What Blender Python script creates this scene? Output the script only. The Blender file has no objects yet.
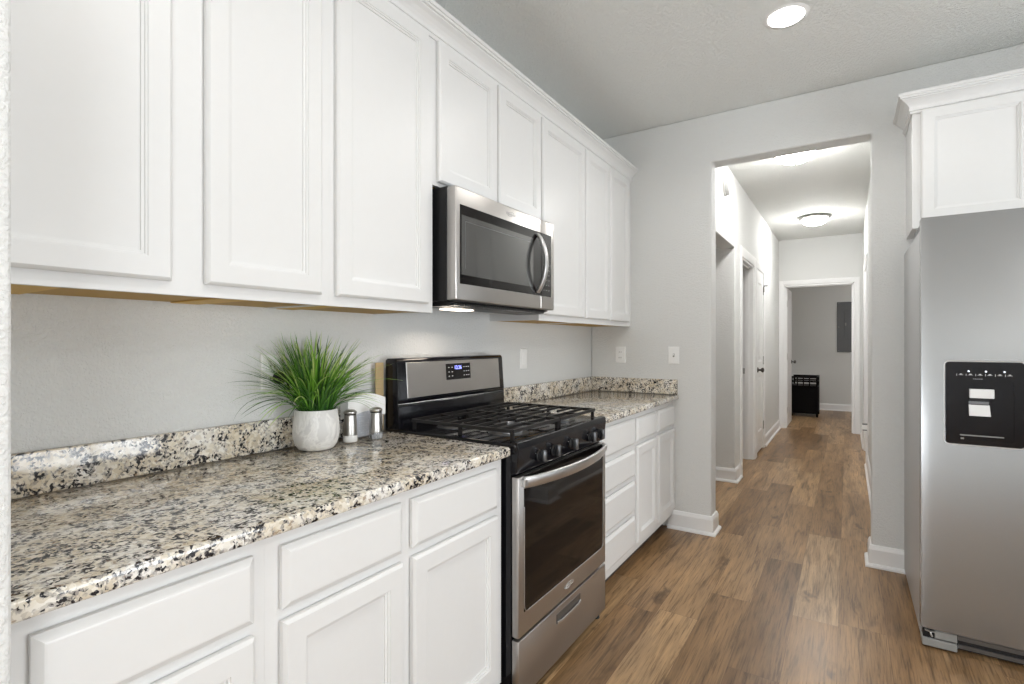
import bpy, bmesh, math, random
from mathutils import Vector, Matrix
random.seed(7)
S = bpy.context.scene
COL = S.collection

# ------------------------------------------------------------------ camera
cam = bpy.data.cameras.new('camera')
cam.sensor_width = 36.0
cam.lens = 36.0 * 517.778 / 1024
cam.clip_start = 0.03
cam.shift_y = 0.0
camo = bpy.data.objects.new('camera', cam)
COL.objects.link(camo)
camo.location = (1.6096, 0, 1.2699)
camo.rotation_euler = (math.pi / 2, 0, math.radians(32.9412))
S.camera = camo

# ------------------------------------------------------------------ exposure, world, large lights
S.view_settings.view_transform = 'Standard'
S.view_settings.look = 'None'
S.view_settings.gamma = 1.0
S.view_settings.use_curve_mapping = False
S.view_settings.exposure = -0.04
S.cycles.max_bounces = 14
S.cycles.diffuse_bounces = 8
S.cycles.glossy_bounces = 6
S.cycles.caustics_reflective = False
S.cycles.caustics_refractive = False
S.cycles.sample_clamp_indirect = 6.0
S.cycles.use_denoising = True

W = bpy.data.worlds.new('world'); S.world = W
W.use_nodes = True
wn = W.node_tree.nodes; wl = W.node_tree.links
for n in list(wn): wn.remove(n)
wo = wn.new('ShaderNodeOutputWorld'); wb = wn.new('ShaderNodeBackground')
wb.inputs[0].default_value = (0.80, 0.90, 1.0, 1); wb.inputs[1].default_value = 1.5
wl.new(wb.outputs[0], wo.inputs[0])


def area(name, loc, rot, sx, sy, power, col=(1, 1, 1), shape='RECTANGLE', spread=math.pi):
    L = bpy.data.lights.new(name, 'AREA'); L.shape = shape
    L.size = sx
    if shape in ('RECTANGLE', 'ELLIPSE'): L.size_y = sy
    L.energy = power; L.color = col; L.spread = spread
    o = bpy.data.objects.new(name, L); COL.objects.link(o)
    o.location = loc; o.rotation_euler = rot
    return o


# daylight just outside the patio door and two added, unseen windows
DAY = (0.93, 0.97, 1.0)
UP = math.radians(38)    # daylight tilted upwards, added to brighten the ceiling
area('daylight_fill', (4.95, 1.35, 0.95), (0, math.pi / 2 + UP, 0), 2.0, 1.9, 95, DAY)           # patio door, shines to -x
area('daylight_fill', (5.0, -2.6, 1.25), (0, math.pi / 2 + UP, 0), 1.4, 2.0, 190, DAY)           # fill through an added, unseen right-hand window
area('daylight_fill', (0.75, -4.95, 1.25), (math.pi / 2 + UP, 0, 0), 1.3, 1.4, 190, DAY)         # fill through an added, unseen rear window

# ------------------------------------------------------------------ dimensions (metres)
YW = 3.573          # far wall of the kitchen
WT = 0.142          # its thickness
ZC = 2.77           # ceiling
OX0, OX1, OZ = 0.858, 1.724, 2.4527   # hallway opening
HX0, HX1 = 0.755, 1.785               # hallway walls
YE = 8.60           # hallway end wall
YB = 11.30          # back wall of the end room
CT = 0.912          # worktop height


# ------------------------------------------------------------------ materials
def new_mat(name):
    m = bpy.data.materials.new(name); m.use_nodes = True
    nt = m.node_tree
    b = nt.nodes.get('Principled BSDF')
    return m, nt, b


def pset(b, col=None, rough=None, metal=None, spec=None, coat=None, emit=None, estr=None, trans=None, aniso=None):
    I = b.inputs
    if col is not None: I['Base Color'].default_value = (*col, 1)
    if rough is not None: I['Roughness'].default_value = rough
    if metal is not None: I['Metallic'].default_value = metal
    if spec is not None: I['Specular IOR Level'].default_value = spec
    if coat is not None: I['Coat Weight'].default_value = coat
    if emit is not None: I['Emission Color'].default_value = (*emit, 1)
    if estr is not None: I['Emission Strength'].default_value = estr
    if trans is not None: I['Transmission Weight'].default_value = trans
    if aniso is not None: I['Anisotropic'].default_value = aniso


def nd(nt, t, **kw):
    n = nt.nodes.new(t)
    for k, v in kw.items(): setattr(n, k, v)
    return n


def mapped(nt, scale=(1, 1, 1), loc=(0, 0, 0)):
    tc = nd(nt, 'ShaderNodeTexCoord'); mp = nd(nt, 'ShaderNodeMapping')
    mp.inputs['Scale'].default_value = scale; mp.inputs['Location'].default_value = loc
    nt.links.new(tc.outputs['Object'], mp.inputs['Vector'])
    return mp.outputs['Vector']


def noise(nt, vec, scale, detail=2, rough=0.5, dist=0.0):
    n = nd(nt, 'ShaderNodeTexNoise')
    n.inputs['Scale'].default_value = scale; n.inputs['Detail'].default_value = detail
    n.inputs['Roughness'].default_value = rough; n.inputs['Distortion'].default_value = dist
    nt.links.new(vec, n.inputs['Vector'])
    return n


def ramp(nt, fac, stops, interp='LINEAR'):
    r = nd(nt, 'ShaderNodeValToRGB'); r.color_ramp.interpolation = interp
    e = r.color_ramp.elements
    while len(e) < len(stops): e.new(0.5)
    for i, (p, c) in enumerate(stops):
        e[i].position = p; e[i].color = (*c, 1) if len(c) == 3 else c
    nt.links.new(fac, r.inputs['Fac'])
    return r.outputs['Color']


def math_n(nt, op, a, b=None, c=None):
    n = nd(nt, 'ShaderNodeMath', operation=op)
    for i, v in enumerate((a, b, c)):
        if v is None: continue
        if isinstance(v, (int, float)): n.inputs[i].default_value = v
        else: nt.links.new(v, n.inputs[i])
    return n.outputs[0]


def mix(nt, fac, a, b, blend='MIX'):
    n = nd(nt, 'ShaderNodeMix', data_type='RGBA', blend_type=blend)
    for sock, v in ((n.inputs[0], fac), (n.inputs[6], a), (n.inputs[7], b)):
        if isinstance(v, (int, float)): sock.default_value = v
        elif isinstance(v, tuple): sock.default_value = (*v, 1)
        else: nt.links.new(v, sock)
    return n.outputs[2]


def bump(nt, b, height, strength=0.3, dist=0.002):
    n = nd(nt, 'ShaderNodeBump')
    n.inputs['Strength'].default_value = strength; n.inputs['Distance'].default_value = dist
    nt.links.new(height, n.inputs['Height'])
    nt.links.new(n.outputs['Normal'], b.inputs['Normal'])


def paint_wall(name, col, scale=125, strength=0.55, dist=0.003):
    m, nt, b = new_mat(name)
    v = mapped(nt)
    n1 = noise(nt, v, scale, 3, 0.55, 0.6); n2 = noise(nt, v, scale * 0.35, 2, 0.5)
    c = ramp(nt, n1.outputs['Fac'], [(0.42, (0, 0, 0)), (0.60, (1, 1, 1))])
    h = math_n(nt, 'ADD', c, math_n(nt, 'MULTIPLY', n2.outputs['Fac'], 0.6))
    pset(b, col, 0.75, spec=0.25)
    bump(nt, b, h, strength, dist)
    return m


def simple(name, col, rough=0.5, metal=0.0, **kw):
    m, nt, b = new_mat(name)
    v = mapped(nt)
    n = noise(nt, v, 40, 2)
    c = mix(nt, n.outputs['Fac'], tuple(x * 0.99 for x in col), tuple(min(1, x * 1.01) for x in col))
    nt.links.new(c, b.inputs['Base Color'])
    pset(b, None, rough, metal, **kw)
    return m


def brushed(name, col, rough, scale, strength=0.06):
    m, nt, b = new_mat(name)
    v = mapped(nt, scale)
    n = noise(nt, v, 1.0, 3, 0.6)
    r = ramp(nt, n.outputs['Fac'], [(0.3, (rough * 0.98,) * 3), (0.7, (rough * 1.02,) * 3)])
    nt.links.new(r, b.inputs['Roughness'])
    c = mix(nt, n.outputs['Fac'], tuple(x * 0.99 for x in col), tuple(min(1, x * 1.01) for x in col))
    nt.links.new(c, b.inputs['Base Color'])
    pset(b, None, None, 0.96)
    return m


M = {}
M['wall'] = paint_wall('grey_wall_paint', (0.72, 0.725, 0.715))
M['ceiling'] = paint_wall('ceiling_paint', (0.82, 0.83, 0.81), 80, 0.75, 0.004)
M['white'] = simple('white_trim_paint', (0.82, 0.82, 0.82), 0.35)
M['cab'] = simple('white_cabinet_paint', (0.74, 0.74, 0.735), 0.36)
M['maple'] = simple('unfinished_maple', (0.46, 0.27, 0.045), 0.6)
M['maplelight'] = simple('pale_maple_block', (0.66, 0.42, 0.10), 0.6)
M['toe'] = simple('shadow_toned_toe_board', (0.09, 0.075, 0.065), 0.5)  # dark brown shadow under the cabinets is put into this board's colour
M['plastic'] = simple('white_plastic', (0.85, 0.85, 0.84), 0.3)
M['black'] = simple('black_enamel', (0.006, 0.006, 0.008), 0.14, spec=0.35)
M['blackmat'] = simple('matt_black_plastic', (0.012, 0.012, 0.013), 0.42, spec=0.3)
M['iron'] = simple('cast_iron', (0.014, 0.013, 0.013), 0.38, spec=0.35)
M['darkwood'] = simple('black_painted_wood', (0.004, 0.0035, 0.0035), 0.5, spec=0.08)
M['steel'] = brushed('brushed_stainless_steel', (0.50, 0.48, 0.46), 0.34, (8, 8, 900), 0.02)
M['steelv'] = brushed('brushed_fridge_steel', (0.36, 0.365, 0.37), 0.26, (6, 6, 900), 0.02)
M['steelh'] = brushed('satin_steel_handle', (0.62, 0.62, 0.62), 0.33, (60, 60, 60))
M['steeldark'] = brushed('dark_steel', (0.20, 0.205, 0.215), 0.3, (60, 60, 60))
M['nickel'] = simple('satin_nickel', (0.45, 0.44, 0.42), 0.3, 1.0)
M['bronze'] = simple('dark_knob_metal', (0.10, 0.09, 0.085), 0.3, 1.0)
M['fridgeside'] = simple('grey_fridge_side', (0.46, 0.465, 0.47), 0.4)
M['panelgrey'] = simple('grey_breaker_panel', (0.125, 0.13, 0.135), 0.45)
M['lightgrey'] = simple('light_grey_plastic', (0.24, 0.24, 0.23), 0.4)
M['paper'] = simple('white_napkin_paper', (0.88, 0.88, 0.87), 0.8)
M['cork'] = simple('tan_board', (0.52, 0.38, 0.20), 0.7)
M['soil'] = simple('dark_soil', (0.03, 0.025, 0.02), 0.9)
M['ceramicw'] = simple('white_ceramic', (0.86, 0.86, 0.85), 0.2)
M['mark'] = simple('pale_marking', (0.75, 0.75, 0.75), 0.4)
M['markm'] = simple('silver_marking', (0.85, 0.85, 0.85), 0.25, 0.6)

# black glass
m, nt, b = new_mat('black_glass'); pset(b, (0.006, 0.005, 0.005), 0.05, spec=0.32)
n = noise(nt, mapped(nt), 6, 1); bump(nt, b, n.outputs['Fac'], 0.02, 0.002); M['bglass'] = m
m, nt, b = new_mat('microwave_window_mesh'); pset(b, (0.07, 0.07, 0.068), 0.14, metal=0.35, spec=0.8, coat=0.6)
n = noise(nt, mapped(nt), 900, 1); bump(nt, b, n.outputs['Fac'], 0.05, 0.0005); M['mwglass'] = m
# shaker clear base
m, nt, b = new_mat('clear_acrylic'); pset(b, (0.8, 0.82, 0.82), 0.05, trans=0.85)
n = noise(nt, mapped(nt), 10, 1); bump(nt, b, n.outputs['Fac'], 0.02, 0.001); M['acrylic'] = m
# window pane: thin clear glass
m, nt, b = new_mat('window_glass')
tr = nd(nt, 'ShaderNodeBsdfTransparent'); gl = nd(nt, 'ShaderNodeBsdfGlossy'); mx = nd(nt, 'ShaderNodeMixShader')
gl.inputs['Roughness'].default_value = 0.02; mx.inputs[0].default_value = 0.06
nt.links.new(tr.outputs[0], mx.inputs[1]); nt.links.new(gl.outputs[0], mx.inputs[2])
nt.links.new(mx.outputs[0], nt.nodes['Material Output'].inputs['Surface']); M['pane'] = m


def lamp_mat(name, col, strength):
    m, nt, b = new_mat(name)
    pset(b, (0.9, 0.9, 0.9), 0.4, emit=col, estr=strength)
    return m


M['can'] = lamp_mat('downlight_lens', (1.0, 0.98, 0.95), 14)
M['dome'] = lamp_mat('frosted_lamp_glass', (1.0, 0.985, 0.96), 105)
M['uclamp'] = lamp_mat('cooktop_lamp_lens', (1.0, 0.86, 0.70), 4)
M['blue'] = lamp_mat('blue_clock_digits', (0.08, 0.12, 1.0), 3)
M['led'] = lamp_mat('pale_indicator', (0.8, 0.85, 1.0), 1.2)


def make_granite():
    m, nt, b = new_mat('speckled_granite')
    v0 = mapped(nt)
    w = noise(nt, v0, 22, 3, 0.6)
    vm = nd(nt, 'ShaderNodeVectorMath', operation='MULTIPLY_ADD')
    nt.links.new(w.outputs['Color'], vm.inputs[0]); vm.inputs[1].default_value = (0.022, 0.022, 0.022)
    nt.links.new(v0, vm.inputs[2]); v = vm.outputs[0]
    big = noise(nt, v0, 7, 3, 0.6)
    base = ramp(nt, big.outputs['Fac'], [(0.36, (0.82, 0.80, 0.77)), (0.50, (0.74, 0.66, 0.52)), (0.64, (0.58, 0.46, 0.29))])
    # mid mineral grains
    vo = nd(nt, 'ShaderNodeTexVoronoi'); vo.inputs['Scale'].default_value = 115; nt.links.new(v, vo.inputs['Vector'])
    sep = nd(nt, 'ShaderNodeSeparateColor'); nt.links.new(vo.outputs['Color'], sep.inputs[0])
    g1 = ramp(nt, sep.outputs[0], [(0.0, (0.90, 0.89, 0.86)), (0.45, (0.74, 0.71, 0.64)), (0.78, (0.52, 0.45, 0.34)), (1.0, (0.42, 0.41, 0.40))])
    c = mix(nt, 0.5, base, g1)
    # dark grey / black grains, clustered
    cl = noise(nt, v0, 30, 4, 0.7)
    vo2 = nd(nt, 'ShaderNodeTexVoronoi'); vo2.inputs['Scale'].default_value = 170; nt.links.new(v, vo2.inputs['Vector'])
    sep2 = nd(nt, 'ShaderNodeSeparateColor'); nt.links.new(vo2.outputs['Color'], sep2.inputs[0])
    t = math_n(nt, 'ADD', math_n(nt, 'MULTIPLY', cl.outputs['Fac'], 1.9), math_n(nt, 'MULTIPLY', sep2.outputs[1], 0.55))
    grey = ramp(nt, t, [(0.0, (0, 0, 0)), (1.0, (0, 0, 0))])
    fg = nd(nt, 'ShaderNodeMapRange'); fg.inputs[1].default_value = 1.20; fg.inputs[2].default_value = 1.36; nt.links.new(t, fg.inputs[0])
    fb = nd(nt, 'ShaderNodeMapRange'); fb.inputs[1].default_value = 1.41; fb.inputs[2].default_value = 1.45; nt.links.new(t, fb.inputs[0])
    c = mix(nt, math_n(nt, 'MULTIPLY', fg.outputs[0], 0.75), c, (0.20, 0.19, 0.19))
    c = mix(nt, fb.outputs[0], c, (0.018, 0.018, 0.022))
    # warm flecks
    wf = noise(nt, v, 60, 2, 0.5)
    fw = nd(nt, 'ShaderNodeMapRange'); fw.inputs[1].default_value = 0.66; fw.inputs[2].default_value = 0.70; nt.links.new(wf.outputs['Fac'], fw.inputs[0])
    c = mix(nt, math_n(nt, 'MULTIPLY', fw.outputs[0], 0.6), c, (0.22, 0.13, 0.07))
    nt.links.new(c, b.inputs['Base Color'])
    pset(b, None, 0.07, spec=0.6)
    return m


M['granite'] = make_granite()


def make_floor():
    m, nt, b = new_mat('oak_plank_floor')
    tc = nd(nt, 'ShaderNodeTexCoord'); sx = nd(nt, 'ShaderNodeSeparateXYZ'); nt.links.new(tc.outputs['Object'], sx.inputs[0])
    PW, PL = 0.18, 1.22
    u = math_n(nt, 'DIVIDE', math_n(nt, 'ADD', sx.outputs[0], 0.045), PW)
    iu = math_n(nt, 'FLOOR', u); fu = math_n(nt, 'FRACT', u)
    wn1 = nd(nt, 'ShaderNodeTexWhiteNoise', noise_dimensions='1D'); nt.links.new(iu, wn1.inputs['W'])
    vv = math_n(nt, 'ADD', math_n(nt, 'DIVIDE', sx.outputs[1], PL), math_n(nt, 'MULTIPLY', wn1.outputs['Value'], 7.3))
    iv = math_n(nt, 'FLOOR', vv); fv = math_n(nt, 'FRACT', vv)
    cb = nd(nt, 'ShaderNodeCombineXYZ'); nt.links.new(iu, cb.inputs[0]); nt.links.new(iv, cb.inputs[1])
    wn2 = nd(nt, 'ShaderNodeTexWhiteNoise', noise_dimensions='3D'); nt.links.new(cb.outputs[0], wn2.inputs['Vector'])
    sc = nd(nt, 'ShaderNodeSeparateColor'); nt.links.new(wn2.outputs['Color'], sc.inputs[0])
    # plank-local coordinates with a random offset
    off = nd(nt, 'ShaderNodeVectorMath', operation='MULTIPLY_ADD'); nt.links.new(wn2.outputs['Color'], off.inputs[0])
    off.inputs[1].default_value = (40, 40, 40); nt.links.new(tc.outputs['Object'], off.inputs[2])
    def mp(s):
        q = nd(nt, 'ShaderNodeMapping'); q.inputs['Scale'].default_value = s; nt.links.new(off.outputs[0], q.inputs['Vector']); return q.outputs[0]
    g1 = noise(nt, mp((11, 0.9, 11)), 2.2, 5, 0.62, 0.9)
    g2 = noise(nt, mp((60, 2.2, 60)), 2.6, 4, 0.65, 0.3)
    g3 = noise(nt, mp((4.5, 0.8, 4)), 1.6, 3, 0.5, 0.5)
    base = ramp(nt, sc.outputs[0], [(0.0, (0.170, 0.100, 0.047)), (0.35, (0.245, 0.150, 0.074)), (0.7, (0.305, 0.195, 0.102)), (1.0, (0.375, 0.255, 0.145))])
    blot = ramp(nt, g3.outputs['Fac'], [(0.32, (0.78, 0.74, 0.68)), (0.5, (1, 1, 1)), (0.68, (1.22, 1.20, 1.15))])
    c = mix(nt, 1.0, base, blot, 'MULTIPLY')
    fig = ramp(nt, g1.outputs['Fac'], [(0.34, (0.50, 0.45, 0.40)), (0.46, (0.98, 0.96, 0.94)), (0.66, (1.28, 1.24, 1.20))])
    c = mix(nt, 0.85, c, fig, 'MULTIPLY')
    fine = ramp(nt, g2.outputs['Fac'], [(0.36, (0.48, 0.44, 0.40)), (0.48, (1, 1, 1)), (0.66, (1.24, 1.22, 1.20))])
    c = mix(nt, 0.8, c, fine, 'MULTIPLY')
    # knots
    kv = nd(nt, 'ShaderNodeTexVoronoi'); kv.inputs['Scale'].default_value = 1.0
    kw = noise(nt, mp((7, 4, 7)), 3, 2)
    kk = nd(nt, 'ShaderNodeVectorMath', operation='MULTIPLY_ADD'); nt.links.new(kw.outputs['Color'], kk.inputs[0]); kk.inputs[1].default_value = (0.5, 0.5, 0)
    nt.links.new(mp((5, 1.7, 0)), kk.inputs[2]); nt.links.new(kk.outputs[0], kv.inputs['Vector'])
    kr = nd(nt, 'ShaderNodeMapRange'); kr.inputs[1].default_value = 0.06; kr.inputs[2].default_value = 0.17; kr.inputs[3].default_value = 0.65; kr.inputs[4].default_value = 0
    nt.links.new(kv.outputs['Distance'], kr.inputs[0])
    c = mix(nt, kr.outputs[0], c, (0.035, 0.018, 0.010))
    # joints
    eu = math_n(nt, 'MINIMUM', fu, math_n(nt, 'SUBTRACT', 1.0, fu)); ev = math_n(nt, 'MINIMUM', fv, math_n(nt, 'SUBTRACT', 1.0, fv))
    ju = math_n(nt, 'LESS_THAN', eu, 0.0075); jv = math_n(nt, 'LESS_THAN', ev, 0.0012)
    j = math_n(nt, 'MAXIMUM', ju, jv)
    c = mix(nt, math_n(nt, 'MULTIPLY', j, 0.4), c, (0.06, 0.025, 0.015))
    nt.links.new(c, b.inputs['Base Color'])
    rr = nd(nt, 'ShaderNodeMapRange'); rr.inputs[3].default_value = 0.24; rr.inputs[4].default_value = 0.40; nt.links.new(g2.outputs['Fac'], rr.inputs[0])
    nt.links.new(rr.outputs[0], b.inputs['Roughness'])
    hgt = math_n(nt, 'SUBTRACT', math_n(nt, 'MULTIPLY', g2.outputs['Fac'], 0.35), j)
    bump(nt, b, hgt, 0.25, 0.0012)
    pset(b, spec=0.36)
    return m


M['floor'] = make_floor()

m, nt, b = new_mat('marbled_ceramic')
v = mapped(nt); n1 = noise(nt, v, 9, 4, 0.6, 1.6)
c = ramp(nt, n1.outputs['Fac'], [(0.42, (0.62, 0.61, 0.60)), (0.5, (0.80, 0.79, 0.77)), (0.56, (0.70, 0.69, 0.68)), (0.62, (0.82, 0.81, 0.80))])
nt.links.new(c, b.inputs['Base Color']); pset(b, None, 0.45); M['marble'] = m

m, nt, b = new_mat('grass_leaf')
at = nd(nt, 'ShaderNodeAttribute', attribute_name='tint')
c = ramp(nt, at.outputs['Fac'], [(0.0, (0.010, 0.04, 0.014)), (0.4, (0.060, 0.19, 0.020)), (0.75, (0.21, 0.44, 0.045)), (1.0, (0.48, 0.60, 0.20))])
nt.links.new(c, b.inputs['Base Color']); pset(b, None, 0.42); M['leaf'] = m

m, nt, b = new_mat('perforated_metal')
vo = nd(nt, 'ShaderNodeTexVoronoi'); vo.inputs['Scale'].default_value = 115; vo.inputs['Randomness'].default_value = 0.15
nt.links.new(mapped(nt), vo.inputs['Vector'])
r = ramp(nt, vo.outputs['Distance'], [(0.28, (0.95, 0.96, 0.98)), (0.36, (0.55, 0.58, 0.64))])
nt.links.new(r, b.inputs['Base Color']); pset(b, None, 0.35, 0.2); M['perf'] = m


# ------------------------------------------------------------------ mesh helpers (everything is authored in world coordinates)
def BM(): return bmesh.new()


def box(bm, x0, x1, y0, y1, z0, z1):
    v = [bm.verts.new((x, y, z)) for x in (x0, x1) for y in (y0, y1) for z in (z0, z1)]
    for q in ((0, 1, 3, 2), (4, 6, 7, 5), (0, 4, 5, 1), (2, 3, 7, 6), (0, 2, 6, 4), (1, 5, 7, 3)):
        bm.faces.new([v[i] for i in q])
    return v


def bevel_all(bm, w, seg=2):
    bmesh.ops.bevel(bm, geom=list(bm.edges), offset=w, segments=seg, affect='EDGES', profile=0.5, clamp_overlap=True)


def bbox(x0, x1, y0, y1, z0, z1, w=0.003, seg=2):
    bm = BM(); box(bm, x0, x1, y0, y1, z0, z1); bmesh.ops.recalc_face_normals(bm, faces=bm.faces)
    bevel_all(bm, w, seg); return bm


def prism(bm, pts, axis, a, b_):
    """polygon (p,q) extruded along axis from a to b_.  axis 0: (y,z), 1: (x,z), 2: (x,y)"""
    def mk(p, t):
        return {0: (t, p[0], p[1]), 1: (p[0], t, p[1]), 2: (p[0], p[1], t)}[axis]
    A = [bm.verts.new(mk(p, a)) for p in pts]; B = [bm.verts.new(mk(p, b_)) for p in pts]
    n = len(pts)
    bm.faces.new(A); bm.faces.new(B[::-1])
    for i in range(n): bm.faces.new([A[i], A[(i + 1) % n], B[(i + 1) % n], B[i]])


def frame_map(face):
    """maps (u, v, d): u along the face, v up, d outward"""
    if face == '+x': return lambda base: (lambda u, v, d: (base + d, u, v))
    if face == '-y': return lambda base: (lambda u, v, d: (u, base - d, v))
    if face == '-x': return lambda base: (lambda u, v, d: (base - d, u, v))
    if face == '+y': return lambda base: (lambda u, v, d: (u, base + d, v))


def rings(bm, mp, u0, u1, v0, v1, prof):
    """nested rectangles: prof = [(inset, depth), ...], closed back and front"""
    R = []
    for ins, d in prof:
        R.append([bm.verts.new(mp(*p, d)) for p in ((u0 + ins, v0 + ins), (u1 - ins, v0 + ins), (u1 - ins, v1 - ins), (u0 + ins, v1 - ins))])
    bm.faces.new(R[0]); bm.faces.new(R[-1])
    for a, c in zip(R, R[1:]):
        for i in range(4): bm.faces.new([a[i], a[(i + 1) % 4], c[(i + 1) % 4], c[i]])


DOOR = [(0, 0), (0, 0.012), (0.004, 0.0165), (0.007, 0.019), (0.050, 0.019), (0.0505, 0.0165), (0.0545, 0.0155), (0.0555, 0.0120), (0.0610, 0.0105), (0.0615, 0.0065), (0.0650, 0.0060)]
DRAWER = [(0, 0), (0, 0.009), (0.013, 0.0185), (0.016, 0.019)]


def lathe(bm, prof, cx, cy, seg=32, axis='z', origin=(0, 0, 0)):
    """prof [(r, h)...] about a vertical axis at cx, cy (axis z) or about an axis through origin along x / y"""
    R = []
    for r, h in prof:
        ring = []
        for k in range(seg):
            a = 2 * math.pi * k / seg
            c, s = math.cos(a) * r, math.sin(a) * r
            if axis == 'z': p = (cx + c, cy + s, h)
            elif axis == 'x': p = (origin[0] + h, origin[1] + c, origin[2] + s)
            else: p = (origin[0] + c, origin[1] + h, origin[2] + s)
            ring.append(bm.verts.new(p))
        R.append(ring)
    for a, c in zip(R, R[1:]):
        for k in range(seg): bm.faces.new([a[k], a[(k + 1) % seg], c[(k + 1) % seg], c[k]])
    bm.faces.new(R[0]); bm.faces.new(R[-1])


def tube(bm, pts, r, seg=8, taper=None):
    pts = [Vector(p) for p in pts]; prev = None; R = []
    for i, p in enumerate(pts):
        d = (pts[min(i + 1, len(pts) - 1)] - pts[max(i - 1, 0)]).normalized()
        if prev is None:
            n = d.orthogonal().normalized()
        else:
            n = (prev - d * prev.dot(d)).normalized()
        prev = n; t = d.cross(n)
        rr = r if taper is None else taper[i]
        R.append([bm.verts.new(p + (n * math.cos(2 * math.pi * k / seg) + t * math.sin(2 * math.pi * k / seg)) * rr) for k in range(seg)])
    for a, c in zip(R, R[1:]):
        for k in range(seg): bm.faces.new([a[k], a[(k + 1) % seg], c[(k + 1) % seg], c[k]])
    bm.faces.new(R[0]); bm.faces.new(R[-1])


def strap(bm, pts, side, w, t):
    """flat bar following pts; side = width direction, t = thickness across"""
    pts = [Vector(p) for p in pts]; side = Vector(side).normalized(); R = []
    for i, p in enumerate(pts):
        d = (pts[min(i + 1, len(pts) - 1)] - pts[max(i - 1, 0)]).normalized()
        n = d.cross(side).normalized()
        R.append([bm.verts.new(p + side * a * w / 2 + n * c * t / 2) for a, c in
                  ((-1, -.6), (-.8, -1), (.8, -1), (1, -.6), (1, .6), (.8, 1), (-.8, 1), (-1, .6))])
    for a, c in zip(R, R[1:]):
        for k in range(8): bm.faces.new([a[k], a[(k + 1) % 8], c[(k + 1) % 8], c[k]])
    bm.faces.new(R[0]); bm.faces.new(R[-1])


def sweep(bm, path, prof):
    """mitred moulding. path: xy points; the moulding stands out to the RIGHT of the path; prof [(out, z)...] closed loop"""
    P = [Vector(p) for p in path]; R = []
    for i, p in enumerate(P):
        ns = []
        if i > 0: d = (P[i] - P[i - 1]).normalized(); ns.append(Vector((d.y, -d.x)))
        if i < len(P) - 1: d = (P[i + 1] - P[i]).normalized(); ns.append(Vector((d.y, -d.x)))
        n = ns[0] if len(ns) == 1 else (ns[0] + ns[1]) / (1 + ns[0].dot(ns[1]))
        R.append([bm.verts.new((p.x + n.x * o, p.y + n.y * o, z)) for o, z in prof])
    k = len(prof)
    for a, c in zip(R, R[1:]):
        for j in range(k): bm.faces.new([a[j], a[(j + 1) % k], c[(j + 1) % k], c[j]])
    bm.faces.new(R[0]); bm.faces.new(R[-1])


def empty(name, loc, label, cat, group=None):
    o = bpy.data.objects.new(name, None); COL.objects.link(o); o.location = loc
    o.empty_display_size = 0.05
    o['label'] = label; o['category'] = cat
    if group: o['group'] = group
    return o


def root_loc(o):
    while o.parent: o = o.parent
    return o.location


def finish(name, bm, mat, parent=None, loc=(0, 0, 0), smooth=None):
    bmesh.ops.recalc_face_normals(bm, faces=bm.faces)
    L = root_loc(parent) if parent else Vector(loc)
    bmesh.ops.translate(bm, verts=bm.verts, vec=-Vector(L))
    me = bpy.data.meshes.new(name); bm.to_mesh(me); bm.free()
    if smooth:
        me.polygons.foreach_set('use_smooth', [True] * len(me.polygons))
        try: me.set_sharp_from_angle(angle=math.radians(smooth))
        except Exception: pass
    me.materials.append(M[mat] if isinstance(mat, str) else mat)
    o = bpy.data.objects.new(name, me); COL.objects.link(o)
    if parent: o.parent = parent
    else: o.location = L
    return o


part = finish


def struct(name, bm, mat, smooth=None):
    o = finish(name, bm, mat, smooth=smooth); o['kind'] = 'structure'; return o


def tag(o, label, cat, group=None):
    o['label'] = label; o['category'] = cat
    if group: o['group'] = group
    return o


def text_part(name, s, size, mp_origin, uvec, vvec, mat, parent, depth=0.0006):
    cu = bpy.data.curves.new(name, 'FONT'); cu.body = s; cu.size = size; cu.extrude = depth / 2
    cu.align_x = 'CENTER'; cu.align_y = 'CENTER'; cu.resolution_u = 3
    tmp = bpy.data.objects.new(name, cu); COL.objects.link(tmp)
    dg = bpy.context.evaluated_depsgraph_get()
    me = bpy.data.meshes.new_from_object(tmp.evaluated_get(dg))
    bpy.data.objects.remove(tmp)
    bm = BM(); bm.from_mesh(me); bpy.data.meshes.remove(me)
    u = Vector(uvec).normalized(); v = Vector(vvec).normalized(); n = u.cross(v)
    mt = Matrix((u, v, n)).transposed().to_4x4(); mt.translation = Vector(mp_origin)
    bm.transform(mt)
    return finish(name, bm, mat, parent)


# ------------------------------------------------------------------ room shell
X0, X1, YR = -0.95, 4.60, -4.50
bm = BM(); box(bm, X0 - .12, X1 + .12, YR - .12, YB + .12, -0.1, 0.0); struct('floor', bm, 'floor')
bm = BM(); box(bm, X0 - .12, X1 + .12, YR - .12, YB + .12, ZC, ZC + 0.1); struct('ceiling', bm, 'ceiling')
bm = BM(); box(bm, -0.12, 0, YR, YW + WT, 0, ZC); struct('wall_left', bm, 'wall')
bm = BM(); prism(bm, [(-0.0, 0), (OX0, 0), (OX0, OZ), (OX1, OZ), (OX1, 0), (X1, 0), (X1, ZC), (-0.0, ZC)], 1, YW, YW + WT)
o = struct('wall_far', bm, 'wall')
bv = o.modifiers.new('b', 'BEVEL'); bv.width = 0.012; bv.segments = 4; bv.limit_method = 'ANGLE'; bv.angle_limit = math.radians(60)
# wall end close to the camera on the left
bm = bbox(0, 0.7075, 0.09, 0.21, 0, ZC, 0.008, 3); struct('wall_near_left', bm, 'wall')
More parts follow.
